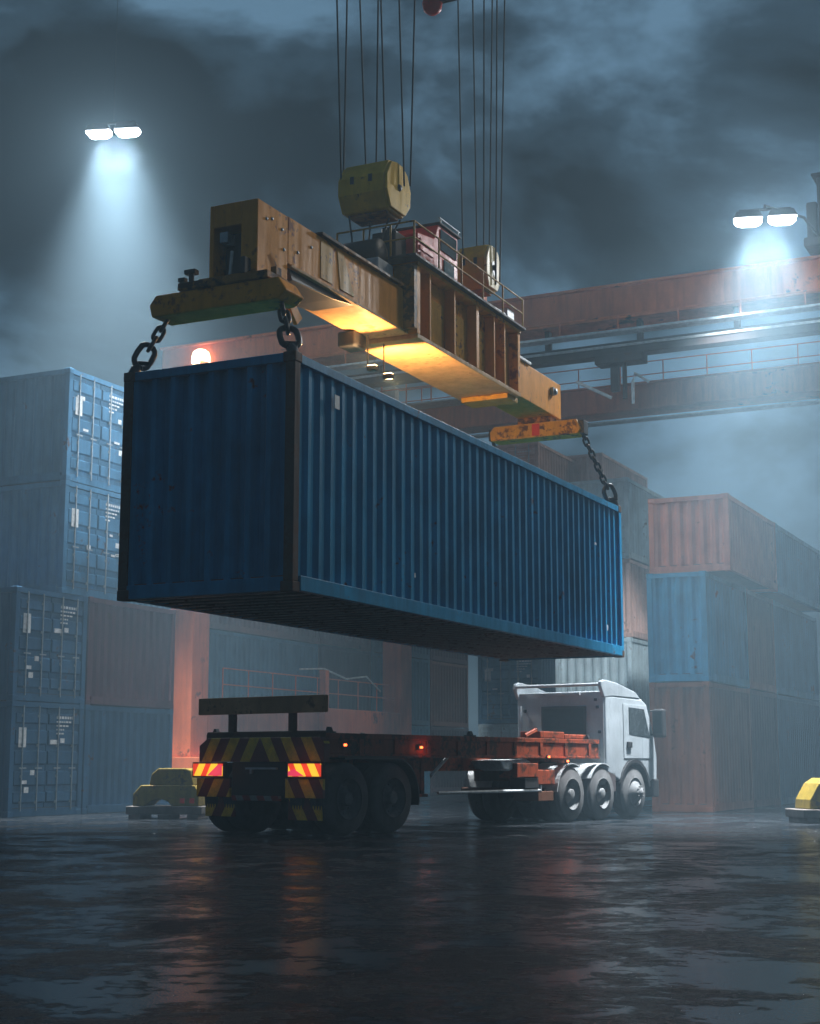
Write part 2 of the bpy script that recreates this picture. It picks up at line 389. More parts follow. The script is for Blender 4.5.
# ------------------------------------------------------------------ spreader (frame: x=v, y=u, z up; origin W(0,0,0))
SB=(-1.2,5.7,7.3)
sp=thing('container_spreader','rusty yellow lifting spreader beam above the blue container, red machinery cabin on top','spreader',W(SB[1],SB[0],SB[2]),-YAW)
def S(mb,name,mat,bevel=.012,parent=None): return mb.build(name,M[mat],parent or sp,bevel,SB)
# near arm, with tall slotted head
a=MB().box(-1.5,-.8,1.15,4.75,7.40,8.03)
arm=S(a,'telescopic_arm','yellow_rust')
S(MB().box(-1.56,-.74,1.95,4.75,8.031,8.075),'flange','yellow_dark',.006,arm)
S(MB().box(-1.53,-.77,1.2,4.75,7.36,7.399),'underside_plate','flange_tan',.006,arm)
hd=MB().box(-1.5,-1.44,.41,1.149,7.02,8.02).box(-1.04,-.8,.41,1.149,7.02,8.02).box(-1.439,-1.041,.41,1.149,7.72,8.02)
hd.box(-1.439,-1.041,.95,1.149,7.02,7.719)
head=S(hd,'beam_head','yellow_rust')
S(MB().box(-1.40,-1.08,.62,.94,6.95,7.70),'hoist_cylinder','black',.02,head)
S(MB().box(-1.36,-1.24,.42,.60,7.52,7.66).tube([(-1.28,.52,7.64),(-1.28,.52,7.5)],.05,10),'sensor_box','rod',.01,head)
S(MB().tube([(-1.22,.5,7.42),(-1.24,.48,7.0)],.022,8),'hose','white_mark',0,head)
# painted panels on the arm side
S(MB().prism([(2.0,7.46),(2.32,7.46),(2.32,7.98),(2.0,7.98)],'x',-.799,-.79),'painted_panel','yellow_patch',0,arm)
S(MB().prism([(2.55,7.46),(2.95,7.46),(2.62,7.98),(2.45,7.98)],'x',-.799,-.79),'painted_panel','yellow_patch',0,arm)
bolts=MB()
for y,z in ((.62,7.82),(.75,7.86),(1.0,7.80),(1.05,7.55),(1.4,7.62),(1.75,7.8)): bolts.lathe([(0,.015),(.016,.015),(.024,0)],(-.8,y,z),'x',10)
S(bolts,'bolt','rod',0,arm)
# diagonal brace from the head to the crossbeam and a black plate standing for shade under the arm
S(MB().prism([(.62,7.35),(.74,7.42),(1.55,6.78),(1.42,6.66)],'x',-.86,-.80),'brace','yellow_rust',.01,arm)
S(MB().prism([(1.2,7.36),(3.0,7.36),(2.4,7.28),(1.3,7.22)],'x',-1.48,-.82),'shade_plate','black',.01,arm)
# near crossbeam
cb=MB().prism([(-2.26,6.64),(-.42,6.64),(-.30,6.74),(-.42,6.92),(-2.20,6.92),(-2.30,6.80)],'y',.28,.72)
cbo=S(cb,'crossbeam','yellow_rust',.02)
S(MB().box(-1.85,-.55,.24,.76,6.921,7.02).box(-1.6,-.75,.32,.68,7.021,7.06),'saddle','yellow_dark',.015,cbo)
S(MB().tube([(-1.95,.5,6.93),(-1.95,.5,7.12)],.04,8).box(-2.0,-1.9,.46,.54,7.12,7.17).tube([(-1.82,.5,6.93),(-1.82,.5,7.2)],.035,8).box(-1.90,-1.74,.45,.55,7.2,7.26),'latch_pin','black',.005,cbo)
S(MB().box(-.66,-.58,.5,.64,7.03,7.14),'latch_block','yellow_dark',.01,cbo)
S(MB().box(-.95,-.88,.26,.40,7.03,7.24),'latch_block','black',.01,cbo)
# centre section: built-up I-girder with bays
ct=MB().box(-1.49,-.79,4.75,8.7,7.36,8.40)
cto=S(ct,'centre_girder','yellow_rust')
S(MB().box(-1.68,-.60,4.6,8.72,8.401,8.46),'top_flange','yellow_rust',.008,cto)
S(MB().box(-1.66,-.62,4.62,8.72,7.29,7.359),'bottom_flange','flange_tan',.008,cto)
for y in (4.64,5.05,5.95,6.85,7.55,8.0,8.64):
    for s in (-1,1):
        x0,x1=((-.789,-.62) if s>0 else (-1.66,-1.491))
        wd=.05 if y not in (4.64,6.85,8.64) else .11
        S(MB().box(x0,x1,y-wd/2+.02,y+wd/2+.02,7.362,8.398),'stiffener','yellow_rust',.006,cto)
for (y0,y1) in ((5.12,5.9),(6.02,6.75),(6.95,7.5),(7.62,7.95),(8.07,8.5)):
    S(MB().box(-.788,-.765,y0+.03,y1-.05,7.42,8.12),'web_plate','yellow_patch',.004,cto)
S(MB().box(-1.64,-1.36,4.02,4.42,7.12,7.35),'junction_box','black',.03,cto)
S(MB().box(-1.55,-.70,8.3,8.78,7.20,7.285),'end_lip','yellow_patch',.01,cto)
S(MB().box(-.95,-.62,4.5,4.62,7.42,8.40),'end_plate','yellow_dark',.01,cto)
# far arm
fa=S(MB().box(-1.5,-.8,8.7,11.2,7.42,8.08),'telescopic_arm','yellow_rust')
S(MB().box(-1.54,-.76,8.75,9.6,8.081,8.13),'wear_strip','crane_light',.006,fa)
S(MB().lathe([(0,.09),(.05,.09),(.07,.05),(.07,0)],(-.8,10.75,7.85),'x',12).box(-.8,-.74,10.65,10.72,7.78,7.92),'end_stop','rod',0,fa)
fcb=S(MB().prism([(-2.02,7.03),(-.32,7.03),(-.26,7.12),(-.34,7.30),(-1.96,7.30),(-2.04,7.2)],'y',10.72,11.12),'crossbeam','yellow_patch',.015)
S(MB().box(-1.5,-.85,10.76,11.08,7.301,7.418),'saddle','yellow_dark',.01,fcb)
S(MB().box(-.38,-.22,10.8,11.04,7.04,7.29).box(-2.1,-2.0,10.8,11.04,7.06,7.28),'chain_lug','black',.01,fcb)
S(MB().box(-1.2,-1.05,10.718,10.722,7.06,7.28),'marking','red',0,fcb)
# platform, railing, machinery
S(MB().box(-1.9,-.52,4.35,8.75,8.462,8.50),'platform','crane_dark',.005)
rl=MB(); ys=[4.38,5.25,6.1,6.95,7.8,8.7]
for y in ys: rl.tube([(-.56,y,8.5),(-.56,y,9.0)],.016,6)
for z in (8.75,9.0): rl.tube([(-.56,4.38,z),(-.56,8.7,z)],.014,6)
for x in (-1.85,-1.4,-.95): rl.tube([(x,4.38,8.5),(x,4.38,9.0)],.016,6)
for z in (8.75,9.0): rl.tube([(-1.85,4.38,z),(-.56,4.38,z)],.014,6)
S(rl,'handrail','yellow_patch',0)
# red machinery cabin
hs=S(MB().prism([(4.95,8.5),(6.45,8.5),(6.45,9.42),(5.72,9.42),(5.55,9.14),(4.95,9.05)],'x',-1.55,-.78),'machinery_cabin','red',.02)
S(MB().prism([(5.68,9.421),(6.5,9.421),(6.5,9.45),(5.68,9.45)],'x',-1.6,-.74),'roof','crane_dark',.008,hs)
S(MB().box(-.779,-.765,5.78,6.38,9.02,9.36),'window','glass',.005,hs)
S(MB().box(-.779,-.765,5.9,6.28,8.62,8.90),'window','glass_teal',.005,hs)
lv=MB()
for k in range(4): lv.box(-.779,-.762,5.02,5.5,8.58+.11*k,8.65+.11*k)
S(lv,'louvre','red',.004,hs)
S(MB().tube([(-.76,5.7,9.52),(-.76,6.48,9.52)],.015,6).tube([(-.76,5.75,9.45),(-.76,5.75,9.52)],.012,6).tube([(-.76,6.42,9.45),(-.76,6.42,9.52)],.012,6),'roof_rail','rod',0,hs)
# dark winch drum and motor near the front of the platform
wd=MB().lathe([(0,-.30),(.20,-.30),(.22,-.27),(.22,.27),(.20,.30),(0,.30)],(-1.3,4.2,8.52),'x',24)
wi=S(wd,'winch_drum','black',0)
S(MB().box(-1.62,-.88,3.85,4.34,8.08,8.34),'winch_frame','crane_light',.02,wi)
S(MB().box(-1.35,-.95,4.55,4.92,8.5,8.98).tube([(-1.15,4.7,8.98),(-1.15,4.7,9.06)],.1,12),'motor','black',.02)
S(MB().box(-1.5,-.9,7.2,8.5,8.5,8.62).box(-1.35,-1.05,7.95,8.3,8.62,9.05),'sheave_mount','crane',.015)
S(MB().tube([(-.7,7.1,8.6),(-.62,8.0,8.56)],.03,8).box(-.8,-.6,8.1,8.4,8.5,8.7),'hydraulic_pipe','crane_light',.004)
# work lamps that light the underside of the arms
for (x,y,z) in ((-1.15,4.2,6.80),(-1.15,4.72,6.80)):
    wl=S(MB().box(x-.07,x+.07,y-.05,y+.05,z-.05,z+.02).box(x-.012-.07,x-.07,y-.015,y+.015,z-.04,7.3),'work_lamp','black',.01)
    S(MB().box(x-.06,x+.06,y-.04,y+.04,z+.021,z+.03),'lens','lamp_work',0,wl)
def lamp(name,kind,loc,energy,color,parent=None,rot=None,aim=None,**kw):
    d=bpy.data.lights.new(name,kind); d.energy=energy; d.color=color
    for k,val in kw.items(): setattr(d,k,val)
    o=bpy.data.objects.new(name,d); COL.objects.link(o)
    o.location=loc
    if aim is not None: o.rotation_euler=(Vector(aim)-Vector(loc)).to_track_quat('-Z','Y').to_euler()
    if parent: 
        o.parent=parent; o.location=Vector(loc)-Vector(parent.location) if kw.get('_w') else loc
    return o
WARM=(1,.56,.23)
p=W(4.15,-1.15,6.80); lamp('work_light','SPOT',p,480,WARM,aim=W(3.3,-1.15,7.4),spot_size=R(150),spot_blend=.4,shadow_soft_size=.06)
p=W(4.75,-1.15,6.74); lamp('work_light','SPOT',p,1300,WARM,aim=W(7.0,-1.15,7.30),spot_size=R(150),spot_blend=.4,shadow_soft_size=.06)

# ------------------------------------------------------------------ chains
def link_ring(c, d, w, L, r, roll):
    """one oval chain link about centre c along direction d"""
    d=Vector(d).normalized(); a=d.cross(Vector((0,1,.2))).normalized(); b=d.cross(a).normalized()
    s=a*math.cos(roll)+b*math.sin(roll); pts=[]
    for k in range(16):
        t=2*math.pi*k/16
        ex=max(-1,min(1,math.cos(t)*1.0)); 
        pts.append(Vector(c)+s*(w/2*math.sin(t))+d*((L-w)/2*(1 if math.cos(t)>0 else -1)*(0 if abs(math.cos(t))<1e-6 else 1)+w/2*math.cos(t)))
    return MB().tube(pts,r,8,closed=True)
def chain(top, bot, label, big, small_n, small_len):
    """hook plate at the casting, a big shackle, then plain links up to the lug"""
    T=Vector(top); B=Vector(bot); d=(T-B).normalized(); tot=(T-B).length
    root=thing('lifting_chain',label,'chain',B,0,'chains holding the hanging container')
    z=Vector((0,0,0))
    foot=MB(); foot.tube([z-Vector((0,0,.02)),z+d*.06,z+d*.14],[.075,.07,.045],10).tube([d*.10-Vector((.07,0,0)),d*.10+Vector((.07,0,0))],.03,8)
    foot.build('twistlock_lug',M['chain'],root)
    pos=.12
    link_ring(d*(pos+big/2),d,big*.62,big,big*.11,.4).build('shackle',M['chain'],root)
    MB().tube([d*(pos+.06)-Vector((.10,.02,0)),d*(pos+.06)+Vector((.10,.02,0))],.028,8).build('shackle_pin',M['chain'],root)
    pos+=big*.86
    rest=tot-pos; n=small_n; step=rest/n
    for i in range(n):
        link_ring(d*(pos+step*(i+.5)),d,step*.62 if n<4 else step*.72,step*1.28,.026 if n<4 else .02,.4+(i+1)%2*1.4).build('link',M['chain'],root)
    return root
cz=3.053+2.82
chain(W(.5,-2.16,6.66),W(.08,-2.36,cz),'short thick chain at the near left top corner of the hanging container',.34,3,.2)
chain(W(.5,-.50,6.66),W(.08,-.08,cz),'short thick chain on the hanging container corner nearest the camera',.36,3,.2)
chain(W(10.92,-.30,7.08),W(12.11,-.08,cz),'long slack-looking chain from the far crossbeam to the right end of the container',.36,9,.2)
chain(W(10.92,-2.05,7.08),W(12.11,-2.36,cz),'mostly hidden chain behind the far crossbeam at the back corner',.36,9,.2)

# ------------------------------------------------------------------ sheave blocks and ropes
def sheave_block(uc,vc,zc,lu_,lv_,hz,mat,label,plate):
    root=thing('sheave_block',label,'hoist block',W(uc,vc,zc-hz/2),-YAW)
    q=hz/2; poly=[(-lu_*.5,hz*.30),(-lu_*.5,hz*.62),(-lu_*.3,hz*.95),(-lu_*.1,hz),(lu_*.16,hz),(lu_*.36,hz*.88),(lu_*.5,hz*.58),(lu_*.47,hz*.25),(lu_*.26,.0),(-lu_*.34,0)]
    hsg=MB().prism(poly,'x',-lv_/2,lv_/2).build('housing',M[mat],root,.02)
    pp=[(y*.94,q+(z-q)*.94) for y,z in poly]
    for s in (-1,1):
        MB().prism(pp,'x',*sorted((s*(lv_/2+.002),s*(lv_/2+.05)))).build('side_plate',M[plate],root,.012)
        MB().lathe([(0,.03),(hz*.05,.03),(hz*.07,.0)] if s>0 else [(0,-.03),(hz*.05,-.03),(hz*.07,.0)],(s*(lv_/2+.05),0,q),'x',16).build('axle_cap',M['black'],root)
    MB().box(-lv_/2+.05,lv_/2-.05,-lu_*.28,lu_*.2,-.05,-.001).build('base_plate',M['yellow_dark'],root,.01)
    for k in range(3):
        x=-lv_/2+lv_*(.25+.25*k)
        MB().lathe([(.03,-.03),(hz*.36,-.03),(hz*.33,0),(hz*.36,.03),(.03,.03)],(x,0,q*1.04),'x',28).build('sheave',M['black'],root)
    for x in (-lv_*.22,lv_*.2):
        MB().box(x-.03,x+.03,-lu_*.5-.012,-lu_*.5+.01,hz*.5,hz*.64).build('rope_guide',M['chain'],root)
    return root
b1=sheave_block(4.45,-1.25,9.58,.86,.72,.80,'yellow','large dull yellow hoist block at the left set of ropes, above the spreader','yellow')
b2=sheave_block(8.05,-1.12,9.42,.66,.50,.80,'yellow','smaller bright yellow hoist block with a pale round end plate','plate_cream')
em=MB(); em.prism([(-.10,.44),(-.02,.52),(.06,.48),(.03,.40),(.10,.36),(.0,.24),(-.08,.33),(-.03,.35)],'x',.3005,.306).build('emblem',M['under_light'],b2)
def rope(x0,x1,d,dm,za,zb,label,ztop=17.5):
    q=d/dm; A=Vector((x1*q,d,1.1+(zb-1.1)*q)); B=Vector((x0*q,d,1.1+(za-1.1)*q)); A=A-(B-A)*.10; k=(ztop-A.z)/(B.z-A.z); T=A+(B-A)*k
    o=MB().tube([(0,0,0),T-A],.0155,6).build('wire_rope',M['rope']); o.location=A
    return tag(o,label,'rope',group='steel wire ropes above the hoist blocks')
nth=['leftmost','second from left','third from left','fourth from left','fifth from left','sixth from left','rightmost']
t1=[(-1.08,-1.0),(-.93,-.96),(-.74,-.64),(-.47,-.49),(-.43,-.35),(-.16,-.09),(.07,.01)]
for i,(a_,b_) in enumerate(t1):
    rope(a_,b_,21.65+.09*((i*2)%5),21.0,12.25,9.62,f'thin dark rope above the large dull yellow block, {nth[i]} of its seven')
t2=[(.81,.87),(1.06,1.10),(1.25,1.21),(1.39,1.30),(1.47,1.41),(1.60,1.48)]
for i,(a_,b_) in enumerate(t2):
    rope(a_,b_,24.85+.08*((i*2)%4),24.0,13.84,9.30,f'thin dark rope above the smaller bright yellow block, {nth[i] if i<5 else "rightmost"} of its six')
for i,(u0,v0,u1,v1,wd_) in enumerate(((4.2,-1.55,4.15,-1.45,'leftmost'),(4.5,-1.35,4.25,-1.25,'second from left'),(4.45,-1.0,4.3,-1.12,'third from left'),(4.65,-.92,4.7,-1.05,'rightmost'))):
    A=W(u1,v1,8.6 if i<3 else 9.03); B=W(u0,v0,9.16)
    o=MB().tube([(0,0,0),B-A],.016,6).build('wire_rope',M['rope']); o.location=A
    tag(o,f'short dark rope between the large yellow block and the spreader, {wd_} of four','rope','short ropes under the large hoist block')
# red hook block just showing at the top edge of the frame
rb=thing('hook_block','red rounded hook block peeking in at the top edge above the ropes','hook block',(.33,21,12.02),-YAW)
MB().lathe([(0,0),(.07,.01),(.13,.06),(.15,.16),(.13,.3),(.18,.34),(.22,.5),(.22,.8),(.15,.95),(0,.95)],(0,0,0),'z',20).build('housing',M['red'],rb)
MB().box(-.05,.42,-.09,.09,.17,.42).build('bracket',M['crane_dark'],rb,.02)
MB().tube([(0,0,.95),(0,0,5)],.02,6).build('hanger_rope',M['rope'],rb)

# ------------------------------------------------------------------ trailer and truck (frame: x = right, y = heading, origin rear right corner)
HD=R(36)
T0=Vector((-1.327,23.8,0))
def tworld(t,s,z=0): return T0+Vector((math.sin(HD)*t+math.cos(HD)*s, math.cos(HD)*t-math.sin(HD)*s, z))
tr=thing('container_trailer','rust orange skeletal container trailer with chevron rear boards and lit tail lamps','trailer',tworld(0,-1.3),-HD)
SH=(-1.3,0,0)
def TR(mb,name,mat,bevel=.008,parent=None): return mb.build(name,M[mat],parent or tr,bevel,SH)
def wheel(root,x,y,r,w,out,shift,sub='wheel',dual=True,front=False):
    """x: outer face; out: +1 outer side towards +x"""
    s=out; ws=w/2-.02 if dual else w
    ty=MB()
    for k in range(2 if dual else 1):
        o0=x-s*(k*(ws+.04))
        prof=[(r*.56,-.02),(r*.60,0),(r*.86,.0),(r*.955,.03),(r*.995,.075)]
        nG=4; zz=[]
        i0,i1=.075,ws-.075
        for gk in range(nG):
            a=i0+(i1-i0)*(gk+.35)/nG; b_=i0+(i1-i0)*(gk+.65)/nG
            zz+=[(r,a-.012),(r*.972,a),(r*.972,b_),(r,b_+.012)]
        prof+=zz+[(r*.995,ws-.075),(r*.955,ws-.03),(r*.86,ws),(r*.60,ws),(r*.56,ws-.02)]
        ty.lathe([(rr,-s*aa) for rr,aa in prof],(o0,y,r),'x',36)
    t=ty.build(sub,M['rubber'],root,0,shift)
    if front: rp=[(r*.58,-.0),(r*.56,.03),(r*.46,.03),(r*.42,-.03),(r*.30,-.05),(r*.26,-.11),(r*.16,-.12),(r*.15,-.16),(0,-.16)]
    else:     rp=[(r*.58,.0),(r*.56,.04),(r*.50,.05),(r*.48,.15),(r*.34,.16),(r*.30,.10),(r*.20,.09),(r*.19,.0),(r*.15,-.01),(0,-.01)]
    rm=MB().lathe([(rr,-s*aa) for rr,aa in rp],(x,y,r),'x',28)
    rad=r*.23 if front else r*.40
    for k in range(10):
        t_=2*math.pi*k/10; aa=-.12 if front else .16
        rm.lathe([(0,-s*(aa-.03)),(.018,-s*(aa-.03)),(.022,-s*aa)],(x,y+rad*math.cos(t_),r+rad*math.sin(t_)),'x',6)
    rm.build('rim',M['rim'],t,0,shift)
    return t
# chassis
rb_=MB()
for x0 in (-1.95,-.75):
    rb_.box(x0-.09,x0+.09,.3,8.6,1.52,1.56).box(x0-.015,x0+.015,.3,8.6,1.02,1.519).box(x0-.09,x0+.09,.3,7.0,.98,1.019)
TR(rb_,'chassis_beam','chassis',.006)
TR(MB().box(-.07,0,.12,8.7,1.50,1.585).box(-.05,-.02,.12,8.7,1.26,1.499).box(-.09,0,.12,8.7,1.21,1.259),'side_rail','chassis',.008)
TR(MB().box(-2.6,-2.53,.12,8.7,1.50,1.585).box(-2.58,-2.55,.12,8.7,1.26,1.499).box(-2.6,-2.51,.12,8.7,1.21,1.259),'side_rail','chassis',.008)
xm=MB()
for k in range(11): xm.box(-2.54,-.06,.5+k*.78,.62+k*.78,1.30,1.50)
TR(xm,'crossmember','chassis_dark',.005)
ou=MB()
for k in range(9): ou.box(-.02,.006,.9+k*.92,1.0+k*.92,1.262,1.498)
TR(ou,'gusset','chassis',.004)
TR(MB().box(-2.4,-.2,6.2,8.6,1.562,1.60),'gooseneck_plate','chassis_dark',.01)
# fittings lying on the deck towards the cab
TR(MB().box(-.55,-.1,6.6,7.5,1.59,1.72).box(-.4,-.15,7.6,8.5,1.59,1.68).tube([(-.2,6.2,1.63),(-.2,6.6,1.75)],.04,8),'deck_fitting','chassis',.02)
for (x,y) in ((-.1,.25),(-2.5,.25),(-.1,4.2),(-2.5,4.2),(-.1,8.4),(-2.5,8.4)):
    TR(MB().box(x-.08,x+.08,y-.08,y+.08,1.586,1.61).prism([(x-.05,1.61),(x+.05,1.61),(x+.02,1.68),(x-.02,1.68)],'y',y-.04,y+.04),'twist_lock','chain',.006)
# rear end
TR(MB().prism([(-2.62,1.14),(.02,1.14),(.02,1.44),(-.08,1.52),(-2.44,1.52),(-2.62,1.40)],'y',-.02,.12),'rear_bolster','chev',.012)
TR(MB().box(-2.5,-.1,.02,.3,1.44,1.62),'bolster_top','chassis_dark',.02)
for x in (-2.0,-.72): TR(MB().box(x-.055,x+.055,.05,.15,1.55,1.92).box(x-.11,x+.11,.02,.2,1.53,1.60),'headboard_post','chassis_dark',.008)
TR(MB().box(-2.68,.0,.0,.10,1.90,2.17),'headboard','headboard',.01)
TR(MB().box(-1.92,-.82,.02,.10,.62,1.139),'rear_plate','black',.01)
TR(MB().box(-1.6,-.95,-.03,.019,1.02,1.05).box(-1.5,-1.46,-.03,.019,.95,1.02),'plate_lamp','crane_light',.004)
TR(MB().box(-1.86,-.86,-.05,.018,.53,.61),'bumper_bar','haz',.01)
for s,(x0,x1,mm) in enumerate(((-2.72,-2.05,'tail_a'),(-.68,.0,'tail_b'))):
    tl=TR(MB().box(x0-.02,x1+.02,-.05,.02,.885,1.135),'tail_lamp','chassis_dark',.008)
    TR(MB().box(x0+.01,x1-.01,-.062,-.051,.915,1.11),'striped_lens',mm,.004,tl)
    if s==0: poly=[(x1-.34,.92),(x1-.015,.92),(x1-.015,1.08),(x1-.10,1.10)]
    else:    poly=[(x0+.34,.92),(x0+.015,.92),(x0+.015,.985),(x0+.13,1.03)]
    TR(MB().prism(poly,'y',-.068,-.063),'red_lens','red_lens',0,tl)
TR(MB().box(-2.68,-1.95,.0,.05,.58,.88),'chevron_board','chev',.006)
TR(MB().box(-.78,-.01,.0,.05,.58,.88),'chevron_board','chev',.006)
TR(MB().box(-2.55,-1.9,.08,.11,.27,.57),'mud_flap','chev',.004)
TR(MB().box(-.78,-.10,.08,.11,.24,.57),'mud_flap','chev',.004)
# wheels: two dual axles
for y in (.62,1.80):
    TR(MB().tube([(-2.4,y,.56),(-.2,y,.56)],.075,10),'axle','black',0)
    wheel(tr,.0,y,.565,.78,1,SH); wheel(tr,-2.6,y,.565,.78,-1,SH)
    TR(MB().box(-.78,-.70,y-.4,y+.4,.68,.80).box(-2.0,-1.92,y-.4,y+.4,.68,.80),'leaf_spring','black',.01)
def arc(mb,x0,x1,yc,zc,r,a0,a1,th,n=14):
    P=[(yc+r*math.cos(R(a0+(a1-a0)*k/n)),zc+r*math.sin(R(a0+(a1-a0)*k/n))) for k in range(n+1)]
    Q=[(yc+(r+th)*math.cos(R(a0+(a1-a0)*k/n)),zc+(r+th)*math.sin(R(a0+(a1-a0)*k/n))) for k in range(n+1)]
    for k in range(n): mb.prism([P[k],Q[k],Q[k+1],P[k+1]],'x',x0,x1)
    return mb
for x0,x1 in ((-.78,.02),(-2.62,-1.82)):
    f=MB(); arc(f,x0,x1,1.86,.565,.62,-12,82,.025); f.box(x0,x1,.5,1.95,1.18,1.207)
    TR(f,'mudguard','black',0)
TR(MB().box(-.06,.012,.35,2.5,1.205,1.235),'guard_edge','crane_dark',.004)
# landing gear, side guard, brace
for x in (-.35,-2.25):
    lg=TR(MB().box(x-.07,x+.07,2.75,2.92,.62,1.2).box(x-.045,x+.045,3.0,3.1,.60,1.2).box(x-.09,x+.09,2.70,3.14,.55,.60),'landing_leg','chassis',.008)
    TR(MB().tube([(x,3.35,.9),(x,3.85,1.22)],.03,8),'leg_brace','crane_light',0,lg)
TR(MB().tube([(-.06,3.15,.62),(-.06,6.5,.62)],.028,8).tube([(-.06,6.5,.60),(-.06,6.5,1.0)],.028,8),'side_guard','crane_light',0)
TR(MB().box(-.4,.0,5.6,6.35,.86,1.12),'tool_box','chassis',.015)
TR(MB().box(-.35,-.02,5.9,6.4,.66,.85),'spare_bracket','black',.012)
TR(MB().prism([(5.2,1.17),(6.1,1.20),(6.3,1.13),(5.5,.98),(5.3,1.02)],'x',-.9,-.1),'air_tank','crane_light',.03)
for (y,z) in ((2.55,1.38),(6.7,1.24),(7.4,1.16),(.5,1.40)):
    lb_=TR(MB().box(.002,.02,y-.07,y+.07,z-.04,z+.04),'marker_lamp','black',.004)
    TR(MB().box(.0205,.03,y-.035,y+.035,z-.018,z+.018),'lens','marker',.003,lb_)

for (t_,z_) in ((2.6,1.36),(7.2,1.24),(8.1,1.75)):
    lamp('marker_glow','POINT',tworld(t_,.12,z_),1.3,(1,.16,.04),shadow_soft_size=.04)
for s_ in (-2.38,-.34): lamp('tail_glow','POINT',tworld(-.25,s_,1.0),.7,(1,.30,.06),shadow_soft_size=.08)
# tractor
tk=thing('truck','white truck cab with grey back wall and black mirror, coupled to the trailer','truck',tworld(9.0,-1.1),-HD)
SK=(-1.1,9.0,0)
def TK(mb,name,mat,bevel=.01,parent=None,seg=2): return mb.build(name,M[mat],parent or tk,bevel,SK,seg)
y0=9.02; xr,xl=-.03,-2.13
fy=10.22; fr=.53
archp=[(fy+.66*math.cos(R(a)),.53+.66*math.sin(R(a))) for a in range(20,161,14)]
body=[(y0,.95)]+[(archp[-1][0],archp[-1][1])]+archp[::-1][1:]+[(y0+2.02,.75),(y0+2.22,.75),(y0+2.25,1.25),(y0+2.12,1.75),(y0+1.82,2.36),(y0+1.60,2.46),(y0,2.50)]
cab=TK(MB().prism(body,'x',xl,xr),'cab','cab',.045,seg=3)
TK(MB().box(xl+.03,xr-.03,y0-.022,y0-.002,.98,2.56),'back_wall','cab_grey',.008)
bw=TK(MB().box(xl+.62,xr-.42,y0-.05,y0-.021,1.70,2.28),'rear_window','black',.03)
TK(MB().box(xl+.67,xr-.47,y0-.058,y0-.051,1.75,2.23),'pane','glass',.01,bw)
# roof deflector: side fins and cross tube
fin=[(y0-.03,2.44),(y0+.3,2.47),(y0+1.55,2.46),(y0+1.3,2.60),(y0+.5,2.76),(y0+.0,2.80),(y0-.14,2.76),(y0-.16,2.66)]
for xa in (xl+.0,xr-.07):
    TK(MB().prism(fin,'x',xa-.005,xa+.075),'wind_deflector','cab',.02)
TK(MB().prism([(y0+.45,2.50),(y0+1.5,2.48),(y0+1.2,2.56),(y0+.6,2.60),(y0+.45,2.60)],'x',xl+.08,xr-.08),'roof_fairing','cab',.03)
TK(MB().tube([(xl+.06,y0-.12,2.70),(xr-.06,y0-.12,2.70)],.035,10).box(xl+.55,xr-.55,y0-.07,y0-.023,2.50,2.55),'cross_tube','fender',0)
for x,z in ((xr-.2,2.40),(xr-.16,2.25),(xl+.22,2.2),(xr-.12,1.75),(xl+.18,1.72)): TK(MB().box(x-.035,x+.035,y0-.045,y0-.021,z-.03,z+.03),'bracket','black',.008)
# right and left doors
for s,x in ((1,xr),(-1,xl)):
    d0,d1=sorted((x,x+s*.012))
    dr=TK(MB().prism([(y0+.75,1.22),(y0+2.02,1.22),(y0+2.02,1.7),(y0+1.74,2.32),(y0+.75,2.34)],'x',d0,d1),'door','cab',.006)
    w0,w1=sorted((x+s*.0125,x+s*.02))
    TK(MB().prism([(y0+.98,1.72),(y0+1.90,1.66),(y0+1.66,2.25),(y0+.98,2.27)],'x',w0,w1),'window','glass',.004,dr)
    h0,h1=sorted((x+s*.0125,x+s*.05))
    TK(MB().box(h0,h1,y0+.86,y0+1.06,1.44,1.56),'handle','black',.01,dr)
    m0,m1=sorted((x+s*.06,x+s*.32))
    mr=TK(MB().box(m0,m1,y0+1.92,y0+2.10,1.66,2.26),'mirror','black',.04)
    TK(MB().box(m0+.03,m1-.03,y0+1.905,y0+1.919,1.75,2.2),'mirror_glass','glass',0,mr)
    TK(MB().tube([(x,y0+1.95,2.22),(x+s*.2,y0+2.0,2.22)],.02,6).tube([(x,y0+1.95,1.72),(x+s*.2,y0+2.0,1.72)],.02,6),'mirror_arm','black',0,mr)
    l0,l1=sorted((x,x+s*.03)); f=MB(); arc(f,*sorted((x-s*.35,x+s*.03)),fy,.53,.60,10,175,.07); TK(f,'wheel_arch','black',0)
    TK(MB().box(*sorted((x-s*.3,x+s*.02)),y0+1.96,y0+2.28,.42,.80),'bumper','black',.04)
    TK(MB().box(*sorted((x-s*.25,x)),y0+.02,y0+.40,.55,.95),'step_box','crane_dark',.02)
TK(MB().box(xl+.1,xr-.1,y0+2.05,y0+2.30,.42,.78),'front_bumper','black',.03)
TK(MB().prism([(y0+2.135,1.76),(y0+2.15,1.77),(y0+1.87,2.33),(y0+1.855,2.32)],'x',xl+.15,xr-.15),'windshield','glass',.004)
TK(MB().box(xl+.3,xr-.3,y0+2.24,y0+2.27,.95,1.4),'grille','black',.01)
for x in (xl+.25,xr-.25): TK(MB().box(x-.16,x+.16,y0+2.29,y0+2.32,.55,.72),'headlight','rod',.02)
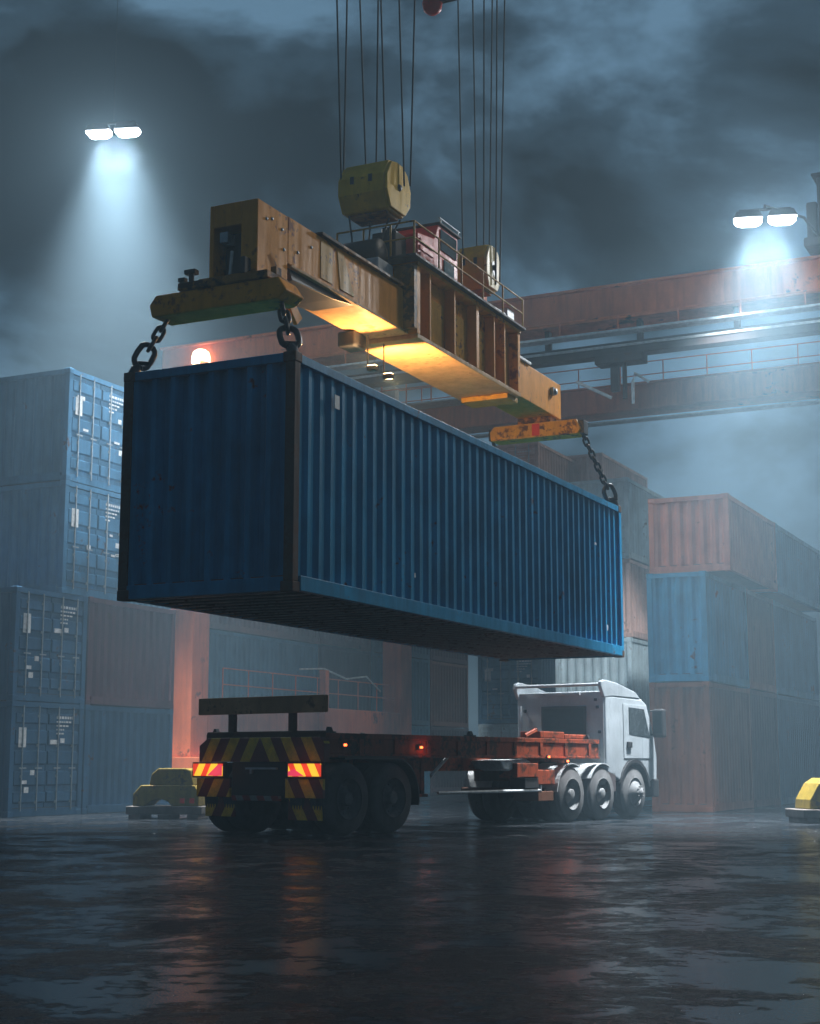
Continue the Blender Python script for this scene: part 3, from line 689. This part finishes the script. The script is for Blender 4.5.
# chassis, tandem axles, guards
TK(MB().box(-1.55,-1.42,6.5,10.9,.78,1.02).box(-.74,-.61,6.5,10.9,.78,1.02).box(-1.42,-.74,7.0,7.2,.8,1.0).box(-1.42,-.74,8.6,8.8,.8,1.0),'chassis_rail','chassis_dark',.01)
TK(MB().lathe([(0,0),(.5,0),(.5,.08),(0,.08)],(-1.1,7.9,1.07),'z',24),'fifth_wheel','black',0)
for i,y in enumerate((7.62,8.84)):
    TK(MB().tube([(-2.0,y,.53),(-.2,y,.53)],.08,10).lathe([(0,-.25),(.2,-.12),(.2,.12),(0,.25)],(-1.1,y,.53),'x',14),'axle','black',0)
    wheel(tk,xr+.01,y,.53,.62,1,SK); wheel(tk,xl-.01,y,.53,.62,-1,SK)
    for x0,x1 in ((xr-.62,xr+.03),(xl-.03,xl+.62)):
        f=MB(); arc(f,x0,x1,y,.53,.575,62,175 if i==0 else 150,.022); TK(f,'mudguard','fender',0)
wheel(tk,xr,fy,.53,.32,1,SK,dual=False,front=True); wheel(tk,xl,fy,.53,.32,-1,SK,dual=False,front=True)
TK(MB().tube([(xl+.3,fy,.53),(xr-.3,fy,.53)],.07,8),'axle','black',0)
TK(MB().box(-.62,-.02,6.35,6.98,.72,1.0),'rear_box','chassis',.02)
TK(MB().box(-.60,-.04,6.4,6.95,.42,.60),'rear_guard','chassis_dark',.01)
TK(MB().tube([(-2.0,6.75,.62),(-.1,6.75,.62)],.04,8),'rear_bar','chassis_dark',0)
TK(MB().tube([(-1.98,8.9,.9),(-1.98,8.9,2.3)],.045,8),'exhaust_stack','rod',0)

# ------------------------------------------------------------------ gantry crane behind (frame: x = v, y = u)
CR=Vector((-6.06,42.0,0))
gc=thing('gantry_crane','faded orange red gantry crane with two girders and portal legs behind the stacks','crane',CR,-YAW)
def G(mb,name,mat,bevel=.02,parent=None): return mb.build(name,M[mat],parent or gc,bevel)
LU=12.9
for (y,zt,zb,tg) in ((0,12.7,11.92,0),(LU,13.55,12.72,1)):
    lg=G(MB().box(-.37,.37,y-.42,y+.42,1.3,zb-.002),'leg','crane',.03)
    G(MB().box(-.75,.75,y-.55,y+.55,.9,1.3),'bogie_beam','crane',.03,lg)
    for x in (-.5,.5):
        G(MB().box(x-.32,x+.32,y-.25,y+.25,.35,.9),'bogie','crane_dark',.03,lg)
        G(MB().lathe([(0,-.18),(.33,-.18),(.35,-.1),(.35,.1),(.33,.18),(0,.18)],(x,y,.35),'y',20),'bogie_wheel','black',0,lg)
    gd=G(MB().box(-.9,34,y-.4,y+.4,zb,zt),'girder','crane',.02)
    G(MB().box(-.9,34,y-.52,y+.52,zt+.001,zt+.06).box(-.9,34,y-.5,y+.5,zb-.05,zb-.001),'girder_flange','crane_light' if 0 else 'crane',.005,gd)
    # handrail on the walkway
    h=MB(); z0=zt+.06 if tg else zb-.42; ex=y+.55 if tg else y-.75
    for k in range(24): h.tube([(-.8+k*1.5,ex,z0),(-.8+k*1.5,ex,z0+(.95 if tg else .36))],.022,5)
    for zz in ((.5,.95) if tg else (.36,)): h.tube([(-.8,ex,z0+zz),(33.7,ex,z0+zz)],.02,5)
    G(h,'handrail','crane',0,gd)
    G(MB().box(-.8,33.7,y-.8,y-.42,(zb-.46),(zb-.40)),'walkway','crane_light',.005,gd)
# lower cable rail beam under the near girder
lbm=G(MB().box(-.2,34,-.30,.10,11.02,11.28).box(-.2,34,-.32,.14,11.28,11.33),'cable_rail','crane_dark',.01)
for k in range(14): G(MB().box(1.0+k*2.4,1.12+k*2.4,-.2,0,11.331,11.868),'rail_hanger','crane_dark',0,lbm)
G(MB().box(-.2,34,-.36,-.33,11.2,11.26),'conduit','crane_light',0,lbm)
# sill, ties, railing between the legs
G(MB().box(-.36,.36,.43,LU-.43,1.95,2.85),'sill_beam','crane',.03)
G(MB().box(-.34,.34,.41,LU-.41,11.95,12.68),'end_tie','crane',.03)
h=MB()
for k in range(9): h.tube([(.45,1.0+k*1.35,2.85),(.45,1.0+k*1.35,3.75)],.02,5)
for z in (3.3,3.75): h.tube([(.45,1.0,z),(.45,11.8,z)],.018,5)
G(h,'sill_rail','crane',0)
G(MB().box(.4,.62,6.6,6.85,1.9,4.0),'control_post','crane',.02)
G(MB().tube([(.5,5.2,3.95),(.5,6.7,4.05),(.5,8.2,3.8),(.5,9.6,3.95),(.5,10.6,3.5)],.03,6),'hose','crane_light',0)
G(MB().box(-1.35,-.5,-.3,.3,1.45,2.35).box(-1.25,-.6,-.35,-.301,1.6,2.2),'cabinet','crane_dark',.03)
G(MB().box(.45,.9,1.0,2.2,1.3,1.9),'cabinet','crane_dark',.03)
# hanging maintenance arm and lamp tubes under the near girder
ma=G(MB().box(12.0,13.2,-.5,0,10.78,11.0).tube([(12.7,-.3,10.78),(12.7,-.3,9.9)],.06,8).box(12.35,12.55,-.35,-.2,10.1,10.76),'festoon_carrier','crane_dark',.01)
G(MB().tube([(11.45,-.3,10.45),(12.35,-.3,9.95)],.045,6),'festoon_arm','crane_light',0,ma)
G(MB().tube([(13.3,-.3,10.25),(12.95,-.3,10.5),(12.9,-.3,10.3),(12.9,-.3,9.75)],.04,6),'festoon_arm','crane_light',0,ma)
# trolley tower towards the right end of the near girder
ty=G(MB().box(17.3,20.3,-1.2,1.2,12.77,13.0).box(17.35,17.6,-1.0,1.0,13.0,13.9).box(17.6,20.1,-.95,.95,13.0,14.5),'trolley','crane_dark',.05)
G(MB().box(17.5,20.2,-1.05,1.05,14.501,14.56),'trolley_roof','crane_dark',.02,ty)
# inspection platform at the end of the far girder
ip=G(MB().box(-1.9,3.0,LU-1.3,LU-.45,13.5,13.56),'inspection_platform','crane_light',.01)
h=MB()
for k in range(6): h.tube([(-1.9+k*.96,LU-1.3,13.56),(-1.9+k*.96,LU-1.3,14.6)],.025,5)
for z in (14.1,14.6): h.tube([(-1.9,LU-1.3,z),(2.95,LU-1.3,z)],.022,5)
G(h,'platform_rail','crane',0,ip)
G(MB().box(-.6,.5,LU-1.2,LU-.9,13.57,14.25),'control_cabinet','crane_light',.02,ip)
# warm bulkhead lamp at the end of the near girder
wl=G(MB().box(.30,.80,-.62,-.41,12.0,12.12),'bulkhead_lamp','crane_dark',.01)
G(MB().lathe([(.26,0),(.26,.18),(.22,.31),(.13,.38),(0,.40)],(.55,-.60,12.121),'z',20),'dome','lamp_warm',0,wl)

# ------------------------------------------------------------------ floodlights
def floodlight(loc, rz, label, hang, beams, spill):
    root=thing('floodlight',label,'floodlight',loc,rz)
    for s in (-1,1):
        h_=MB().prism([(-.24,.16),(.24,.16),(.32,.02),(-.32,.02)],'y',-.14,.14)
        h_.v=[(x+s*.36,y,z) for x,y,z in h_.v]
        hh=h_.build('lamp_head',M['crane_dark'],root,.015)
        ln=MB().prism([(-.30,.018),(-.30,-.03),(-.24,-.10),(-.14,-.135),(.14,-.135),(.24,-.10),(.30,-.03),(.30,.018)],'y',-.12,.12)  # diffuser bulges down so the lamp's glare is built into its shape
        ln.v=[(x+s*.36,y,z) for x,y,z in ln.v]
        ln.build('lens',M['lamp_cold'],hh,.03)
    MB().tube([(-.55,0,.21),(.55,0,.21)],.03,8).build('crossbar',M['crane_dark'],root)
    if hang=='cable': MB().tube([(0,0,.21),(0,0,20.4-loc[2])],.006,6).build('hanger_cable',M['rope'],root)
    else: MB().tube([(0,0,.22),(0,.0,.30),(.9,.9,.30),(1.6,3.2,.30)],.03,8).build('bracket_arm',M['crane_dark'],root)
    for s,(am,en,sz,bl) in zip((-1,1,0,-1,1),beams):
        q=Vector(loc)+Vector((s*.30*math.cos(rz),s*.30*math.sin(rz),-.19))
        lamp('flood_and_added_beam','SPOT',q,en,(.93,.97,1),aim=am,spot_size=R(sz),spot_blend=bl,shadow_soft_size=.3)  # beams past the twin heads are added to brighten doors, ground and stacks
    q=Vector(loc)+Vector((0,-.05,-.32)); lamp('flood_spill','SPOT',q,spill,(.93,.97,1),aim=q+Vector((0,-1,-.9)),spot_size=R(165),spot_blend=.6,shadow_soft_size=.3)  # added spot for the halo in the haze, turned away from the girder
    return root
floodlight((-7.2,35.0,16.25),R(-8),'twin-head floodlight hung over the left stack, pouring cold light down','cable',(((-6.6,34.9,0),40000,64,1),((-5.0,34.4,0),40000,68,1),((7.0,37.5,4.5),6000,34,1)),3000)
floodlight((7.68,31.5,12.74),R(-10),'twin-head floodlight at the right above the orange girder, cold glare','arm',(((5.6,30.0,0),38000,66,1),((7.6,29.6,0),34000,64,1),((-7.2,35.5,8.6),13000,24,1),((-3,29.5,0),3500,44,1),((5.7,48,3.6),17000,27,1)),4000)

# ------------------------------------------------------------------ yellow blocks on pallets
def yellow_blocks(loc, rz, label, two):
    root=thing('ballast_blocks',label,'ballast blocks',loc,rz)
    bs=MB().box(-.78,.78,-.5,.5,.10,.26)
    for x in (-.6,0,.6): bs.box(x-.12,x+.12,-.5,.5,0,.0995)
    bs.build('pallet',M['concrete'],root,.015)
    if two:
        lo=[(-.66,.262),(-.40,.262),(-.30,.36),(-.12,.42),(.06,.36),(.14,.262),(.70,.262),(.70,.52),(.60,.68),(-.50,.68),(-.66,.50)]
        MB().prism(lo,'y',-.42,.42).build('lower_block',M['ballast'],root,.018)
        MB().prism([(-.34,.682),(.58,.682),(.50,.98),(.40,1.02),(-.16,1.02),(-.30,.90)],'y',-.36,.36).build('upper_block',M['ballast'],root,.02)
        for x in (.36,.56): MB().box(x-.05,x+.05,-.43,-.421,.32,.42).build('reflector',M['red'],root)
    else:
        MB().prism([(-.62,.262),(.62,.262),(.62,.42),(.40,.78),(.30,.84),(-.26,.84),(-.42,.74),(-.60,.44)],'y',-.40,.40).build('lower_block',M['ballast'],root,.02)
        MB().tube([(-.1,0,.84),(-.1,0,.98),(.1,0,.98),(.1,0,.84)],.02,6).build('lifting_loop',M['black'],root)
yellow_blocks((-4.95,31.9,0),R(-4),'two stacked yellow ballast blocks on a pallet behind the trailer tail',True)
yellow_blocks((8.1,29.7,0),R(6),'single yellow ballast block on a brown pallet at the right edge',False)

# ------------------------------------------------------------------ haze
hm=bpy.data.materials.new('haze_air'); hm.use_nodes=True; nt=hm.node_tree
for n in list(nt.nodes):
    if n.type=='BSDF_PRINCIPLED': nt.nodes.remove(n)
pv=nt.nodes.new('ShaderNodeVolumePrincipled'); pv.inputs['Color'].default_value=(.54,.80,.98,1)
pv.inputs['Density'].default_value=.0068; pv.inputs['Anisotropy'].default_value=.25
nt.links.new(pv.outputs[0],nt.nodes['Material Output'].inputs['Volume'])
hz=MB().box(-155,155,-45,175,-1,20.8).build('haze',hm); tag(hz,'cold blue night haze filling the yard','haze',kind='stuff')

# ------------------------------------------------------------------ sky, added sun lamp
SUN_EL,SUN_AZ=R(34),R(66)                    # azimuth clockwise from the view axis
wld=bpy.data.worlds.new('World'); sc.world=wld; wld.use_nodes=True; nt=wld.node_tree; L=nt.links
bg=nt.nodes['Background']
sky=N(nt,'ShaderNodeTexSky',sky_type='NISHITA',sun_disc=False,sun_elevation=SUN_EL,sun_rotation=SUN_AZ)
CLOUD_AT=(.90,-.26,-1.44)
tc=N(nt,'ShaderNodeTexCoord'); mp=N(nt,'ShaderNodeMapping'); mp.inputs['Scale'].default_value=(1.1,1.1,2.0); mp.inputs['Location'].default_value=CLOUD_AT
L.new(tc.outputs['Generated'],mp.inputs[0])
c1=N(nt,'ShaderNodeTexNoise',Scale=3.1,Detail=10,Roughness=.57,Distortion=.25); L.new(mp.outputs[0],c1.inputs['Vector'])
cl=ramp(nt,c1.outputs[0],[(.44,(.006,.010,.016)),(.52,(.19,.22,.24)),(.61,(.84,.92,.98))])
# cloud deck takes most of the blue out of the sky
col=mix(nt,.80,sky.outputs[0],(1.75,3.2,4.4))
col2=mix(nt,1.0,col,cl.outputs[0],'MULTIPLY')
L.new(col2,bg.inputs['Color']); bg.inputs['Strength'].default_value=.105
sl=bpy.data.lights.new('added_sun','SUN'); sl.energy=.85; sl.angle=R(10); sl.color=(1,.92,.80)  # lamp added to light the faces turned right
so=bpy.data.objects.new('added_sun',sl); COL.objects.link(so)
dv=Vector((math.sin(SUN_AZ)*math.cos(SUN_EL),math.cos(SUN_AZ)*math.cos(SUN_EL),math.sin(SUN_EL)))
so.rotation_euler=(-dv).to_track_quat('-Z','Y').to_euler(); so.location=(20,-5,20)

# ------------------------------------------------------------------ camera and render settings
cd=bpy.data.cameras.new('camera'); co=bpy.data.objects.new('camera',cd); COL.objects.link(co)
co.location=(0,0,1.1); co.rotation_euler=(math.pi/2+.164,0,0)
cd.lens=1524.7*36/1024; cd.sensor_width=36; cd.clip_end=1000; cd.clip_start=.05
sc.camera=co
sc.view_settings.view_transform='Standard'; sc.view_settings.look='None'; sc.view_settings.gamma=1; sc.view_settings.exposure=-.38
sc.view_settings.use_curve_mapping=False
sc.render.engine='CYCLES'
cy=sc.cycles
cy.use_denoising=True; cy.volume_bounces=0; cy.max_bounces=6; cy.diffuse_bounces=2; cy.glossy_bounces=3; cy.transmission_bounces=2
cy.sample_clamp_indirect=4; cy.caustics_reflective=False; cy.caustics_refractive=False
